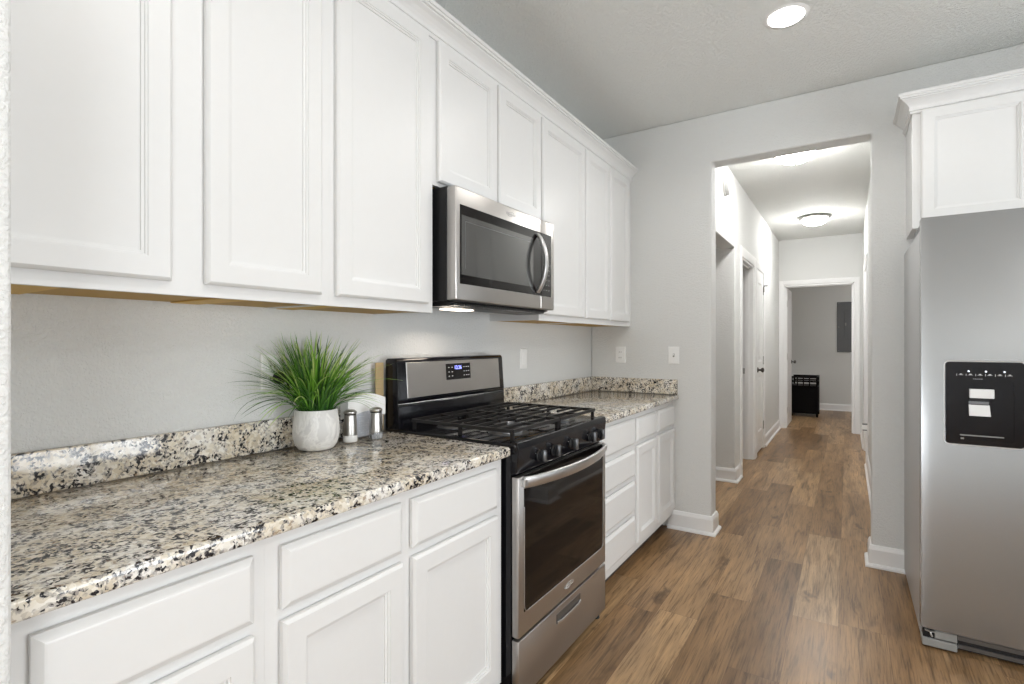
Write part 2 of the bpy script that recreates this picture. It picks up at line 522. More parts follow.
# right wall with patio door opening, plus one added, unseen window here and in the rear wall
PD = (0.45, 2.25, 2.08); wz0_, wz1_ = 0.80, 2.15
bm = BM(); prism(bm, [(YR, 0), (PD[0], 0), (PD[0], PD[2]), (PD[1], PD[2]), (PD[1], 0), (YB, 0), (YB, ZC), (YR, ZC)], 0, X1, X1 + .12)
bmesh.ops.delete(bm, geom=list(bm.verts)); SW = (-3.6, -1.6)
for a, c, e, g in ((YR, SW[0], 0, ZC), (SW[0], SW[1], 0, wz0_), (SW[0], SW[1], wz1_, ZC), (SW[1], PD[0], 0, ZC), (PD[0], PD[1], PD[2], ZC), (PD[1], YB, 0, ZC)): box(bm, X1, X1 + .12, a, c, e, g)
struct('wall_right', bm, 'wall')
bm = BM()
RW = [(0.10, 1.40)]; wz0, wz1 = 0.80, 2.15
box(bm, X0, X1, YR - .12, YR, 0, wz0); box(bm, X0, X1, YR - .12, YR, wz1, ZC)
for a, c in ((X0, RW[0][0]), (RW[0][1], X1)): box(bm, a, c, YR - .12, YR, wz0, wz1)
struct('wall_rear', bm, 'wall')
bm = BM(); box(bm, X0 - .12, X0, YR, YB, 0, ZC); struct('wall_outer_left', bm, 'wall')
# hallway
D1 = (5.37, 6.12, 2.09); D2 = (6.31, 6.86, 2.09); SP = (3.93, 5.03, 2.125)
bm = BM()
prism(bm, [(YW + WT, 0), (SP[0], 0), (SP[0], SP[2]), (SP[1], SP[2]), (SP[1], 0), (D1[0], 0), (D1[0], D1[2]), (D1[1], D1[2]), (D1[1], 0),
           (D2[0], 0), (D2[0], D2[2]), (D2[1], D2[2]), (D2[1], 0), (YE, 0), (YE, ZC), (YW + WT, ZC)], 0, HX0 - .12, HX0)
o = struct('wall_hall_left', bm, 'wall')
bv = o.modifiers.new('b', 'BEVEL'); bv.width = 0.01; bv.segments = 3; bv.limit_method = 'ANGLE'; bv.angle_limit = math.radians(60)
RD = (6.56, 7.30, 2.09)
bm = BM(); prism(bm, [(YW + WT, 0), (RD[0], 0), (RD[0], RD[2]), (RD[1], RD[2]), (RD[1], 0), (YE, 0), (YE, ZC), (YW + WT, ZC)], 0, HX1, HX1 + .12)
struct('wall_hall_right', bm, 'wall')
ED = (0.826, 1.688, 2.10)
bm = BM(); prism(bm, [(X0, 0), (ED[0], 0), (ED[0], ED[2]), (ED[1], ED[2]), (ED[1], 0), (X1, 0), (X1, ZC), (X0, ZC)], 1, YE, YE + .12)
struct('wall_hall_end', bm, 'wall')
bm = BM(); box(bm, X0, X1, YB, YB + .12, 0, ZC); struct('wall_room_back', bm, 'wall')
bm = BM(); box(bm, 0.45, 0.57, YE + .12, YB, 0, ZC); struct('wall_room_left', bm, 'wall')
# side passage off the hallway: its far wall and dropped ceiling
bm = BM(); box(bm, X0, HX0 - .02, SP[1] - .002, SP[1] + .12, 0, ZC); struct('wall_passage', bm, 'wall')
bm = BM(); box(bm, X0, HX0 - .12, YW + WT, SP[1], SP[2], SP[2] + .1); struct('ceiling_passage', bm, 'wall')

# baseboards (board with shoe moulding)
BB = [(0, 0), (0.030, 0), (0.029, 0.010), (0.022, 0.018), (0.015, 0.021), (0.014, 0.098), (0.010, 0.110), (0.006, 0.120), (0, 0.123)]
bbs = {
    'baseboard_far_left': [(0.575, YW), (OX0, YW), (OX0, YW + WT), (HX0, YW + WT), (HX0, SP[0])],
    'baseboard_passage': [(X0, SP[1]), (HX0, SP[1]), (HX0, D1[0] - .10)],
    'baseboard_hall_left': [(HX0, D2[1] + .095), (HX0, YE)],
    'baseboard_hall_right_end': [(HX1, YE), (HX1, RD[1] + .095)],
    'baseboard_far_right': [(HX1, RD[0] - .095), (HX1, YW + WT), (OX1, YW + WT), (OX1, YW), (X1, YW)],
    'baseboard_room_back': [(0.57, YB), (X1, YB)],
    'baseboard_right': [(X1, YW), (X1, PD[1] + .08)],
}
for k, p in bbs.items():
    bm = BM(); sweep(bm, p, BB); struct(k, bm, 'white')


def casing(name, mp, u0, u1, ztop, w=0.092, t=0.018):
    """door casing on one wall face; mp(u, v, d)"""
    bm = BM()
    prof = [(0, 0), (0.004, t * .6), (0.02, t * .8), (0.045, t), (w - .01, t), (w, t * .7), (w, 0)]
    # legs and head as one mitred loop: inner rectangle u0,u1,ztop
    R = []
    for ins, d in prof:
        R.append([bm.verts.new(mp(u0 - ins, 0.0, d)), bm.verts.new(mp(u0 - ins, ztop + ins, d)), bm.verts.new(mp(u1 + ins, ztop + ins, d)), bm.verts.new(mp(u1 + ins, 0.0, d))])
    for a, c in zip(R, R[1:]):
        for i in range(3): bm.faces.new([a[i], a[i + 1], c[i + 1], c[i]])
    for i in range(3): bm.faces.new([R[0][i], R[0][i + 1], R[-1][i + 1], R[-1][i]])
    bm.faces.new([r[0] for r in R]); bm.faces.new([r[3] for r in R])
    return struct(name, bm, 'white')


def jamb(name, axis, a0, a1, ztop, w0, w1, t=0.018, stop=0.012):
    """door lining; axis 'y': opening runs along y, wall from x=w0..w1"""
    bm = BM(); mid = (w0 + w1) / 2
    def bb(a, b_, c, d, e, f):
        if axis == 'y': box(bm, c, d, a, b_, e, f)
        else: box(bm, a, b_, c, d, e, f)
    bb(a0 - .002, a0 + t, w0 - .001, w1 + .001, 0, ztop); bb(a1 - t, a1 + .002, w0 - .001, w1 + .001, 0, ztop); bb(a0, a1, w0 - .001, w1 + .001, ztop - t, ztop + .002)
    bb(a0 + t, a0 + t + stop, mid - .02, mid + .02, 0, ztop - t); bb(a1 - t - stop, a1 - t, mid - .02, mid + .02, 0, ztop - t)
    bb(a0 + t, a1 - t, mid - .02, mid + .02, ztop - t - stop, ztop - t)
    return struct(name, bm, 'white')


fx = frame_map('+x'); fy = frame_map('-y'); fxm = frame_map('-x'); fyp = frame_map('+y')
casing('trim_1', fx(HX0), D1[0], D1[1], D1[2]); jamb('trim_2', 'y', D1[0], D1[1], D1[2], HX0 - .12, HX0)
casing('trim_3', fx(HX0 + .0005), D2[0], D2[1], D2[2], 0.085); jamb('trim_4', 'y', D2[0], D2[1], D2[2], HX0 - .12, HX0)
casing('trim_5', fy(YE), ED[0], ED[1], ED[2], 0.070); jamb('trim_6', 'x', ED[0], ED[1], ED[2], YE, YE + .12)
casing('trim_7', fxm(HX1), RD[0], RD[1], RD[2]); jamb('trim_8', 'y', RD[0], RD[1], RD[2], HX1, HX1 + .12)
casing('trim_9', fyp(YE + .12), ED[0], ED[1], ED[2], 0.088)


def door_slab(bm, mp, u0, u1, z0, z1, t=0.035):
    """two-panel moulded door, thickness along d from 0 to t, panels sunk on both faces"""
    def side(dsurf, sgn):
        um0, um1 = u0 + .11, u1 - .11
        us = [u0, um0, um1, u1]; zs = [z0, z0 + .22, z0 + .86, z0 + 1.02, z1 - .12, z1]
        V = [[bm.verts.new(mp(u, z, dsurf)) for z in zs] for u in us]
        for i in range(3):
            for j in range(5):
                q = [V[i][j], V[i + 1][j], V[i + 1][j + 1], V[i][j + 1]]
                if i == 1 and j in (1, 3):
                    ua, ub, za, zb = us[1], us[2], zs[j], zs[j + 1]; prev = q
                    for ins, dd in ((.012, .008), (.035, .008), (.05, .002)):
                        cur = [bm.verts.new(mp(a, b_, dsurf - sgn * dd)) for a, b_ in ((ua + ins, za + ins), (ub - ins, za + ins), (ub - ins, zb - ins), (ua + ins, zb - ins))]
                        for k in range(4): bm.faces.new([prev[k], prev[(k + 1) % 4], cur[(k + 1) % 4], cur[k]])
                        prev = cur
                    bm.faces.new(prev)
                else: bm.faces.new(q)
        return V
    A = side(0, -1); B = side(t, 1)
    for seq in ([(i, 0) for i in range(4)], [(i, 5) for i in range(4)], [(0, j) for j in range(6)], [(3, j) for j in range(6)]):
        for (i, j), (k, l) in zip(seq, seq[1:]): bm.faces.new([A[i][j], A[k][l], B[k][l], B[i][j]])


def knob_bm(bm, p, d, r=0.027):
    """round knob standing out from p along +x / -x / +y / -y"""
    ax = 'x' if d[0] else 'y'; s = d[0] or d[1]
    prof = [(0.030, 0), (0.030, 0.004), (0.026, 0.008), (0.011, 0.012), (0.011, 0.03), (0.018, 0.036), (r, 0.046), (r, 0.056), (0.018, 0.066), (0.004, 0.069)]
    lathe(bm, [(a, h * s) for a, h in prof], 0, 0, 20, ax, p)


def hinge_bm(bm, x, y, z):
    box(bm, x - .002, x + .002, y - .018, y + .018, z - .045, z + .045)
    lathe(bm, [(0.005, z - .048), (0.006, z - .046), (0.006, z + .046), (0.005, z + .05)], x + .004, y, 10)


# door_1: closet door in the hallway's left wall (closed, opens to the hall)
d = BM(); door_slab(d, fx(HX0 - .030), D2[0] + .021, D2[1] - .021, 0.025, D2[2] - .022); d1 = struct('door_1', d, 'white')
d1['label'] = 'white two-panel closet door with dark knob'
k = BM(); knob_bm(k, (HX0 + .005, D2[0] + .085, 0.955), (1, 0)); part('door_knob', k, 'bronze', d1, smooth=40)
for z in (0.28, 1.05, 1.88):
    k = BM(); hinge_bm(k, HX0 + .006, D2[1] - .02, z); part('hinge', k, 'nickel', d1)
k = BM(); box(k, HX0 + .012, HX0 + .055, D2[1] - .026, D2[1] - .014, 1.935, 1.945); box(k, HX0 + .012, HX0 + .020, D2[1] - .026, D2[1] - .014, 1.865, 1.945)
part('hinge_stop', k, 'bronze', d1)
# strike plate on the far lining of the first doorway
k = BM(); box(k, 0.640, 0.676, D1[1] - .0205, D1[1] - .018, 0.925, 0.985); k2 = struct('trim_10', k, 'nickel')
# door_2: open door at the hallway's end, swung into the room
d = BM(); door_slab(d, fx(0.822), YE + .135, YE + .135 + .68, 0.012, 2.07); d2 = struct('door_2', d, 'white')
for s, x in ((1, 0.857), (-1, 0.822)):
    k = BM(); knob_bm(k, (x, YE + .135 + .62, 0.955), (s, 0)); part('door_knob', k, 'bronze', d2, smooth=40)
for z in (0.25, 1.05, 1.84):
    k = BM(); box(k, 0.8445, 0.8480, YE + .085, YE + .135, z - .045, z + .045); lathe(k, [(0.006, z - .046), (0.006, z + .046)], 0.850, YE + .128, 10)
    part('hinge', k, 'nickel', d2)
# door_3: closed door in the hallway's right wall
d = BM(); door_slab(d, fx(HX1 + .075), RD[0] + .021, RD[1] - .021, 0.012, RD[2] - .022); d3 = struct('door_3', d, 'white')
k = BM(); knob_bm(k, (HX1 + .075, RD[1] - .09, 0.955), (-1, 0)); part('door_knob', k, 'bronze', d3, smooth=40)

# patio door (right wall) and the added, unseen right and rear windows, all with slatted blinds
def window_unit(name, mp, u0, u1, z0, z1, split):
    bm = BM(); f = .05
    def bb(a, b_, e, g, d0, d1):
        vs = [bm.verts.new(mp(u, z, d)) for u in (a, b_) for z in (e, g) for d in (d0, d1)]
        for q in ((0, 1, 3, 2), (4, 6, 7, 5), (0, 4, 5, 1), (2, 3, 7, 6), (0, 2, 6, 4), (1, 5, 7, 3)): bm.faces.new([vs[i] for i in q])
    bb(u0, u0 + f, z0, z1, -.1, -.02); bb(u1 - f, u1, z0, z1, -.1, -.02); bb(u0, u1, z0, z0 + f, -.1, -.02); bb(u0, u1, z1 - f, z1, -.1, -.02)
    if split == 'v': mu = (u0 + u1) / 2; bb(mu - .03, mu + .03, z0, z1, -.1, -.02)
    else: mz = (z0 + z1) / 2; bb(u0, u1, mz - .02, mz + .02, -.1, -.02)
    w = struct(name, bm, 'white')
    bm = BM(); bb(u0 + f, u1 - f, z0 + f, z1 - f, -.063, -.059); part('pane', bm, 'pane', w)
    return w


w1 = window_unit('window_1', fxm(X1), PD[0], PD[1], 0.0, PD[2], 'v')
w2 = window_unit('window_added_rear', fyp(YR), RW[0][0], RW[0][1], wz0, wz1, 'h')  # added opening behind the camera, unseen, for fill light
w4 = window_unit('window_added_right', fxm(X1), SW[0], SW[1], wz0_, wz1_, 'h')  # added opening in the right wall, unseen, for fill light

# ------------------------------------------------------------------ kitchen cabinets
FX, UX = 0.61, 0.305     # face-frame planes of base and wall cabinets
UZ0, UZ1 = 1.379, 2.420


def wall_cabinet(y0, y1, doors, z0, label, blocks=(), door_z0=None, stile=0.03):
    t = empty('wall_cabinet', (0, y0, z0), label, 'cabinet', 'white wall cabinets above the worktop')
    g = 0.0001
    bm = BM()
    for a in (y0 + g, y1 - g - .015): box(bm, 0.002, UX - .019, a, a + .015, z0 + .002, UZ1)
    box(bm, 0.002, UX - .019, y0 + .0152, y1 - .0152, UZ1 - .015, UZ1); part('carcase', bm, 'cab', t)
    bm = BM(); box(bm, 0.002, UX - .019, y0 + .0152, y1 - .0152, z0 + .0045, z0 + .0165); part('bottom_panel', bm, 'maple', t)
    for a, b_ in blocks:
        bm = bbox(0.01, UX - .03, a, b_, z0 + .0005, z0 + .004, 0.001, 1); part('mounting_block', bm, 'maplelight', t)
    # face frame
    bm = BM(); a0, a1 = y0 + g, y1 - g
    prism(bm, [(a0, z0), (a1, z0), (a1, UZ1), (a0, UZ1)], 0, UX - .019, UX); part('face_frame', bm, 'cab', t)
    for a, b_ in doors:
        bm = BM(); rings(bm, fx(UX + .0025), a, b_, door_z0 or (z0 + .030), UZ1 - .016, DOOR); part('door', bm, 'cab', t)
    return t


wall_cabinet(0.212, 1.004, [(0.222, 0.568), (0.643, 0.969)], UZ0, 'tall white two-door wall cabinet at the left edge, against the near wall end', [(0.300, 0.385), (0.700, 0.775)])
wall_cabinet(1.004, 1.465, [(1.022, 1.428)], UZ0, 'tall white single-door wall cabinet immediately left of the microwave', [(1.022, 1.085)])
wall_cabinet(1.465, 2.262, [(1.484, 1.867), (1.884, 2.251)], 1.860, 'short two-door white wall cabinet directly above the microwave', door_z0=1.874)
wall_cabinet(2.262, 2.778, [(2.271, 2.768)], UZ0, 'tall white single-door wall cabinet immediately right of the microwave')
wall_cabinet(2.778, YW - .001, [(2.788, 3.147), (3.163, 3.505)], UZ0, 'tall white two-door wall cabinet meeting the far wall')

CROWN = [(0, 2.404), (0.0065, 2.404), (0.0075, 2.406), (0.0075, 2.417), (0.0135, 2.418), (0.0135, 2.427), (0.010, 2.4285), (0.012, 2.436), (0.019, 2.447), (0.030, 2.459), (0.043, 2.468), (0.043, 2.4725), (0.051, 2.4735), (0.051, 2.482), (0.057, 2.483), (0.057, 2.4976), (0, 2.4976)]
bm = BM(); sweep(bm, [(UX + .0005, YW - .001), (UX + .0005, 0.212)][::-1], [(o, z) for o, z in CROWN])
o = finish('crown_molding', bm, 'cab', loc=(UX, 1.9, 2.404)); tag(o, 'long white crown molding along the tops of the wall cabinets over the worktop', 'molding')


def base_cabinet(y0, y1, drawers, doors, label, dz=(0.712, 0.845), door_z=(0.147, 0.687)):
    t = empty('base_cabinet', (0, y0, 0), label, 'cabinet', 'white base cabinets under the granite worktops')
    g = 0.0001
    bm = BM(); box(bm, 0.002, FX - .019, y0 + g, y1 - g, 0.100, 0.880); part('carcase', bm, 'cab', t)
    bm = BM(); box(bm, 0.002, 0.535, y0 + g, y1 - g, 0.0, 0.0995); part('toe_kick', bm, 'toe', t)
    bm = BM(); box(bm, FX - .0188, FX, y0 + g, y1 - g, 0.100, 0.880); part('face_frame', bm, 'cab', t)
    for q in drawers:
        a, b_, z0, z1 = q if len(q) == 4 else (*q, *dz)
        bm = BM(); rings(bm, fx(FX + .0025), a, b_, z0, z1, DRAWER); part('drawer_front', bm, 'cab', t)
    for a, b_ in doors:
        bm = BM(); rings(bm, fx(FX + .0025), a, b_, *door_z, DOOR); part('door', bm, 'cab', t)
    return t


base_cabinet(0.212, 0.612, [(0.249, 0.583)], [(0.249, 0.583)], 'white base cabinet at the bottom left, one drawer over a door, beside near wall end')
base_cabinet(0.612, 1.473, [(0.644, 0.990), (1.028, 1.433)], [(0.644, 0.990), (1.028, 1.433)], 'white base cabinet directly left of the stove, two drawers over two doors')
base_cabinet(2.258, 2.785, [(2.285, 2.765, 0.707, 0.850), (2.285, 2.765, 0.531, 0.675), (2.285, 2.765, 0.338, 0.503), (2.285, 2.765, 0.147, 0.309)], [],
             'white base cabinet with four stacked drawers directly right of the stove')
base_cabinet(2.785, YW - .001, [(2.806, 3.149), (3.189, 3.537)], [(2.806, 3.149), (3.189, 3.537)], 'white two-door base cabinet in the far corner, two small drawers on top')


def slab(name, x0, x1, y0, y1, z0, z1, label, cat, group, w=0.006):
    o = finish(name, bbox(x0, x1, y0, y1, z0, z1, w, 3), 'granite', loc=(x0, y0, z0), smooth=40)
    return tag(o, label, cat, group)


slab('countertop', 0.001, 0.648, 0.211, 1.478, 0.8806, CT, 'near granite countertop holding the potted grass, left of the stove', 'countertop', 'granite countertops')
slab('countertop', 0.001, 0.648, 2.255, YW - .001, 0.8806, CT, 'far granite countertop between the stove and the far wall, empty', 'countertop', 'granite countertops')
slab('backsplash', 0.001, 0.021, 0.211, 1.478, CT + .0005, 1.014, 'long low granite backsplash behind the plant, left of the stove', 'backsplash', 'granite backsplashes', 0.003)
slab('backsplash', 0.001, 0.021, 2.255, YW - .001, CT + .0005, 1.014, 'low granite backsplash on the left wall beyond the stove', 'backsplash', 'granite backsplashes', 0.003)
slab('backsplash', 0.0215, 0.640, YW - .021, YW - .001, CT + .0005, 1.014, 'short granite backsplash on the far wall under the two plates', 'backsplash', 'granite backsplashes', 0.003)

# ------------------------------------------------------------------ gas range
RY0, RY1 = 1.4885, 2.2455; RC = (RY0 + RY1) / 2
rg = empty('gas_range', (0.35, RC, 0), 'stainless steel and black gas range with five burners between the cabinets', 'stove')
bm = BM(); box(bm, 0.030, 0.640, RY0, RY1, 0.030, 0.890); part('body', bm, 'black', rg)
bm = bbox(0.030, 0.662, RY0 - .002, RY1 + .002, 0.890, 0.921, 0.006, 3)
part('cooktop', bm, 'black', rg, smooth=40)
# sloping control panel
bm = BM(); prism(bm, [(0.640, 0.818), (0.662, 0.818), (0.674, 0.905), (0.668, 0.926), (0.640, 0.926)], 1, RY0, RY1)
bevel_all(bm, 0.003, 2); cp = part('control_panel', bm, 'black', rg)
for i, ky in enumerate((1.632, 1.742, 1.893, 2.073, 2.165)):
    bm = BM(); lathe(bm, [(0.021, 0), (0.021, 0.004), (0.018, 0.006), (0.018, 0.010)], 0, 0, 24, 'x', (0.669, ky, 0.858))
    kn = part('knob', bm, 'blackmat', rg, smooth=40)
    bm = bbox(0.678, 0.700, ky - .0085, ky + .0085, 0.836, 0.880, 0.004, 2); part('knob_grip', bm, 'steeldark', kn, smooth=40)
    bm = BM()
    for q in range(5):
        a = math.pi * (0.15 + 0.175 * q)
        box(bm, 0.6675, 0.6695, ky - .001 - .028 * math.cos(a), ky + .001 - .028 * math.cos(a), 0.858 + .026 * math.sin(a) - .001, 0.858 + .026 * math.sin(a) + .001)
    part('knob_marks', bm, 'mark', kn)
# oven door
DX = 0.648
bm = bbox(DX - .006, 0.671, RY0 + .002, RY1 - .002, 0.256, 0.806, 0.004, 2)
od = part('oven_door', bm, 'steel', rg, smooth=40)
bm = bbox(0.668, 0.6728, RY0 + .036, RY1 - .036, 0.335, 0.8075, 0.0012, 1); wn_ = part('oven_window', bm, 'bglass', od)
# rounded lower corners of the window read as thin bright trim
bm = BM(); pts = []
for a in range(7):
    q = math.pi + a * math.pi / 12; pts.append((0.6732, RY0 + .058 + .022 * math.cos(q), 0.357 + .022 * math.sin(q)))
for a in range(7):
    q = 1.5 * math.pi + a * math.pi / 12; pts.append((0.6732, RY1 - .058 + .022 * math.cos(q), 0.357 + .022 * math.sin(q)))
pts = [(0.6732, RY0 + .036, 0.70)] + pts + [(0.6732, RY1 - .036, 0.70)]
tube(bm, pts, 0.0013, 6); part('window_trim', bm, 'steelh', od)
bm = BM(); pts = []
for i in range(25):
    s = i / 24; y = RY0 + .030 + s * (RY1 - RY0 - .060)
    e = min(1, min(s, 1 - s) / .07)
    pts.append((0.676 + 0.050 * math.sin(math.pi * s) ** 0.8 + .004 * e, y, 0.786))
strap(bm, pts, (0.15, 0, 1), 0.040, 0.013); part('door_handle', bm, 'steelh', od, smooth=60)
for y in (RY0 + .030, RY1 - .030):
    bm = bbox(0.668, 0.686, y - .012, y + .012, 0.772, 0.800, 0.003, 1); part('handle_mount', bm, 'steelh', od)
# maker's mark: swoosh ring with lettering
text_part('brand_mark', 'Whirlpool', 0.020, (0.6716, RC + .0, 0.297), (0, 1, 0), (0, 0, 1), 'markm', od)
bm = BM(); tube(bm, [(0.6718, RC + .026 * math.cos(a), 0.297 + .010 * math.sin(a) + .005 * math.cos(a)) for a in [i * 2 * math.pi / 20 for i in range(17)]], 0.0011, 5)
part('brand_swoosh', bm, 'markm', od)
# warming drawer
bm = bbox(DX - .006, 0.671, RY0 + .002, RY1 - .002, 0.040, 0.246, 0.004, 2); dr = part('drawer', bm, 'steel', rg, smooth=40)
bm = bbox(0.6705, 0.6735, RC - .105, RC + .105, 0.186, 0.222, 0.0014, 1); hp = part('drawer_pull', bm, 'steeldark', dr)
bm = BM(); strap(bm, [(0.674, RC - .103, 0.190), (0.679, RC - .07, 0.189), (0.680, RC, 0.189), (0.679, RC + .07, 0.189), (0.674, RC + .103, 0.190)], (0, 0, 1), 0.010, 0.006)
part('pull_lip', bm, 'steelh', hp)
bm = BM(); box(bm, 0.05, 0.635, RY0 + .01, RY1 - .01, 0.022, 0.031); part('base_pan', bm, 'blackmat', rg)
for x in (0.08, 0.635):
    for y in (RY0 + .03, RY1 - .03):
        bm = BM(); lathe(bm, [(0.017, 0), (0.018, 0.003), (0.016, 0.010), (0.009, 0.013), (0.009, 0.032)], x, y, 16); part('foot', bm, 'blackmat', rg)
# backguard
bm = BM(); prism(bm, [(0.030, 0.900), (0.100, 0.900), (0.108, 0.925), (0.106, 1.012), (0.098, 1.020), (0.106, 1.030), (0.094, 1.192), (0.086, 1.203), (0.040, 1.203), (0.030, 1.195)], 1, RY0, RY1)
bevel_all(bm, 0.004, 2); bg = part('backguard', bm, 'black', rg, smooth=35)


def on_guard(z, off): return 0.106 - (z - 1.030) / (1.192 - 1.030) * 0.012 + off


bm = BM(); A = []
for off in (0.0005, 0.0032):
    A.append([bm.verts.new((on_guard(z, off), y, z)) for y, z in ((RY0 + .050, 1.040), (RY1 - .042, 1.040), (RY1 - .042, 1.186), (RY0 + .050, 1.186))])
bm.faces.new(A[0]); bm.faces.new(A[1])
for i in range(4): bm.faces.new([A[0][i], A[0][(i + 1) % 4], A[1][(i + 1) % 4], A[1][i]])
bevel_all(bm, 0.001, 1); pn = part('guard_panel', bm, 'steel', bg)
bm = BM(); A = []
for off in (0.003, 0.0052):
    A.append([bm.verts.new((on_guard(z, off), y, z)) for y, z in ((1.785, 1.100), (1.960, 1.100), (1.960, 1.172), (1.785, 1.172))])
bm.faces.new(A[0]); bm.faces.new(A[1])
for i in range(4): bm.faces.new([A[0][i], A[0][(i + 1) % 4], A[1][(i + 1) % 4], A[1][i]])
ds = part('display', bm, 'bglass', bg)
text_part('clock_digits', '12:26', 0.024, (on_guard(1.152, 0.0056), 1.868, 1.153), (0, 1, 0), (-.07, 0, 1), 'blue', ds)
bm = BM()
for y in (1.803, 1.826, 1.912, 1.930, 1.946):
    for z in (1.116, 1.135, 1.155): box(bm, on_guard(z, .005), on_guard(z, .0058), y - .004, y + .004, z - .0015, z + .0015)
part('printed_legend', bm, 'mark', ds)['kind'] = 'stuff'

# burners
for x, y, r in ((0.245, 1.665, .042), (0.515, 1.665, .050), (0.245, 2.070, .036), (0.515, 2.070, .050), (0.380, RC, .046)):
    bm = BM(); lathe(bm, [(r + .028, .9212), (r + .028, .9235), (r + .016, .9245), (r + .006, .925), (r, .934), (r * .9, .9345)], x, y, 28); bu = part('burner', bm, 'steeldark', rg, smooth=40)
    bm = BM(); lathe(bm, [(r * .86, .9346), (r * .88, .940), (r * .80, .9425), (r * .2, .9435)], x, y, 28); part('burner_cap', bm, 'iron', bu, smooth=40)


def bar(bm, p, q, w=0.0085, h=0.010):
    p = Vector(p); q = Vector(q); d = (q - p).normalized(); s = Vector((-d.y, d.x, 0)) * w / 2
    R = [[bm.verts.new(e + s * a + Vector((0, 0, h * c))) for a, c in ((-1, -.5), (1, -.5), (.75, .5), (-.75, .5))] for e in (p, q)]
    for k in range(4): bm.faces.new([R[0][k], R[0][(k + 1) % 4], R[1][(k + 1) % 4], R[1][k]])
    bm.faces.new(R[0]); bm.faces.new(R[1])


GZ = 0.957
for y0, y1 in ((1.520, RC - .003), (RC + .003, 2.214)):
    bm = BM(); x0, x1 = 0.150, 0.628
    for a, c in (((x0, y0), (x1, y0)), ((x1, y0), (x1, y1)), ((x1, y1), (x0, y1)), ((x0, y1), (x0, y0))): bar(bm, (*a, GZ), (*c, GZ), 0.010, 0.012)
    yc = (y0 + y1) / 2
    bar(bm, ((x0 + x1) / 2, y0, GZ), ((x0 + x1) / 2, y1, GZ), 0.010)
    for i in (1, 2, 3, 5, 6, 7):
        xx = x0 + (x1 - x0) * i / 8; full = i in (1, 3, 5, 7)
        if full: bar(bm, (xx, y0, GZ), (xx, y1, GZ))
        else:
            bar(bm, (xx, y0, GZ), (xx, yc - .035, GZ)); bar(bm, (xx, yc + .035, GZ), (xx, y1, GZ))
    bar(bm, (x0, yc, GZ), (x0 + .07, yc, GZ)); bar(bm, (x0 + .17, yc, GZ), (x0 + .31, yc, GZ)); bar(bm, (x1 - .07, yc, GZ), (x1, yc, GZ))
    for x in (x0 + .006, (x0 + x1) / 2, x1 - .006):
        for y in (y0 + .006, y1 - .006): box(bm, x - .006, x + .006, y - .005, y + .005, 0.9212, GZ - .003)
    part('grate', bm, 'iron', rg)

# ------------------------------------------------------------------ over-the-range microwave
MY0, MY1, MZ0, MZ1 = 1.4835, 2.2445, 1.423, 1.8520
mw = empty('microwave', (0.2, (MY0 + MY1) / 2, MZ0), 'stainless steel over-the-range microwave with dark glass door', 'microwave')
bm = bbox(0.002, 0.357, MY0 + .002, MY1 - .002, MZ0, MZ1, 0.003, 1); part('body', bm, 'blackmat', mw)
sy = 2.115
bm = bbox(0.358, 0.402, MY0, sy - .001, MZ0 + .002, MZ1 - .004, 0.006, 3); md = part('door', bm, 'steel', mw, smooth=40)
bm = bbox(0.358, 0.402, sy + .001, MY1, MZ0 + .002, MZ1 - .004, 0.006, 3); mc = part('control_panel', bm, 'steel', mw, smooth=40)
bm = bbox(0.399, 0.4038, MY0 + .024, sy - .0012, 1.487, 1.783, 0.0012, 1); mg = part('door_glass', bm, 'bglass', md)
bm = bbox(0.4035, 0.4048, MY0 + .032, sy - .075, 1.521, 1.745, 0.0006, 1); part('viewing_window', bm, 'mwglass', mg)
bm = BM()
for a in ((MY0 + .054, sy - .095, 1.722, 1.7235), (MY0 + .054, MY0 + .0555, 1.545, 1.722)): box(bm, 0.4046, 0.4052, *a)
part('window_outline', bm, 'steeldark', mg)
bm = bbox(0.399, 0.4038, sy + .0012, MY1 - .034, 1.487, 1.783, 0.0012, 1); cg = part('control_glass', bm, 'bglass', mc)
bm = BM()
for i in range(3):
    for j in range(6): box(bm, 0.4037, 0.4042, sy + .020 + i * .024, sy + .028 + i * .024, 1.515 + j * .024, 1.5165 + j * .024)
part('printed_legend', bm, 'mark', cg)['kind'] = 'stuff'
bm = BM(); pts = []
for i in range(19):
    s = i / 18; pts.append((0.408 + 0.046 * math.sin(math.pi * s) ** 0.75, 2.074, 1.500 + s * 0.268))
strap(bm, pts, (0.0, 1, 0), 0.026, 0.012); mh = part('door_handle', bm, 'steelh', md, smooth=60)
text_part('brand_mark', 'Whirlpool', 0.018, (0.4026, 1.855, 1.815), (0, 1, 0), (0, 0, 1), 'markm', md)
bm = BM(); tube(bm, [(0.4026, 1.855 + .024 * math.cos(a), 1.815 + .009 * math.sin(a) + .004 * math.cos(a)) for a in [i * 2 * math.pi / 20 for i in range(17)]], 0.0010, 5)
part('brand_swoosh', bm, 'markm', md)
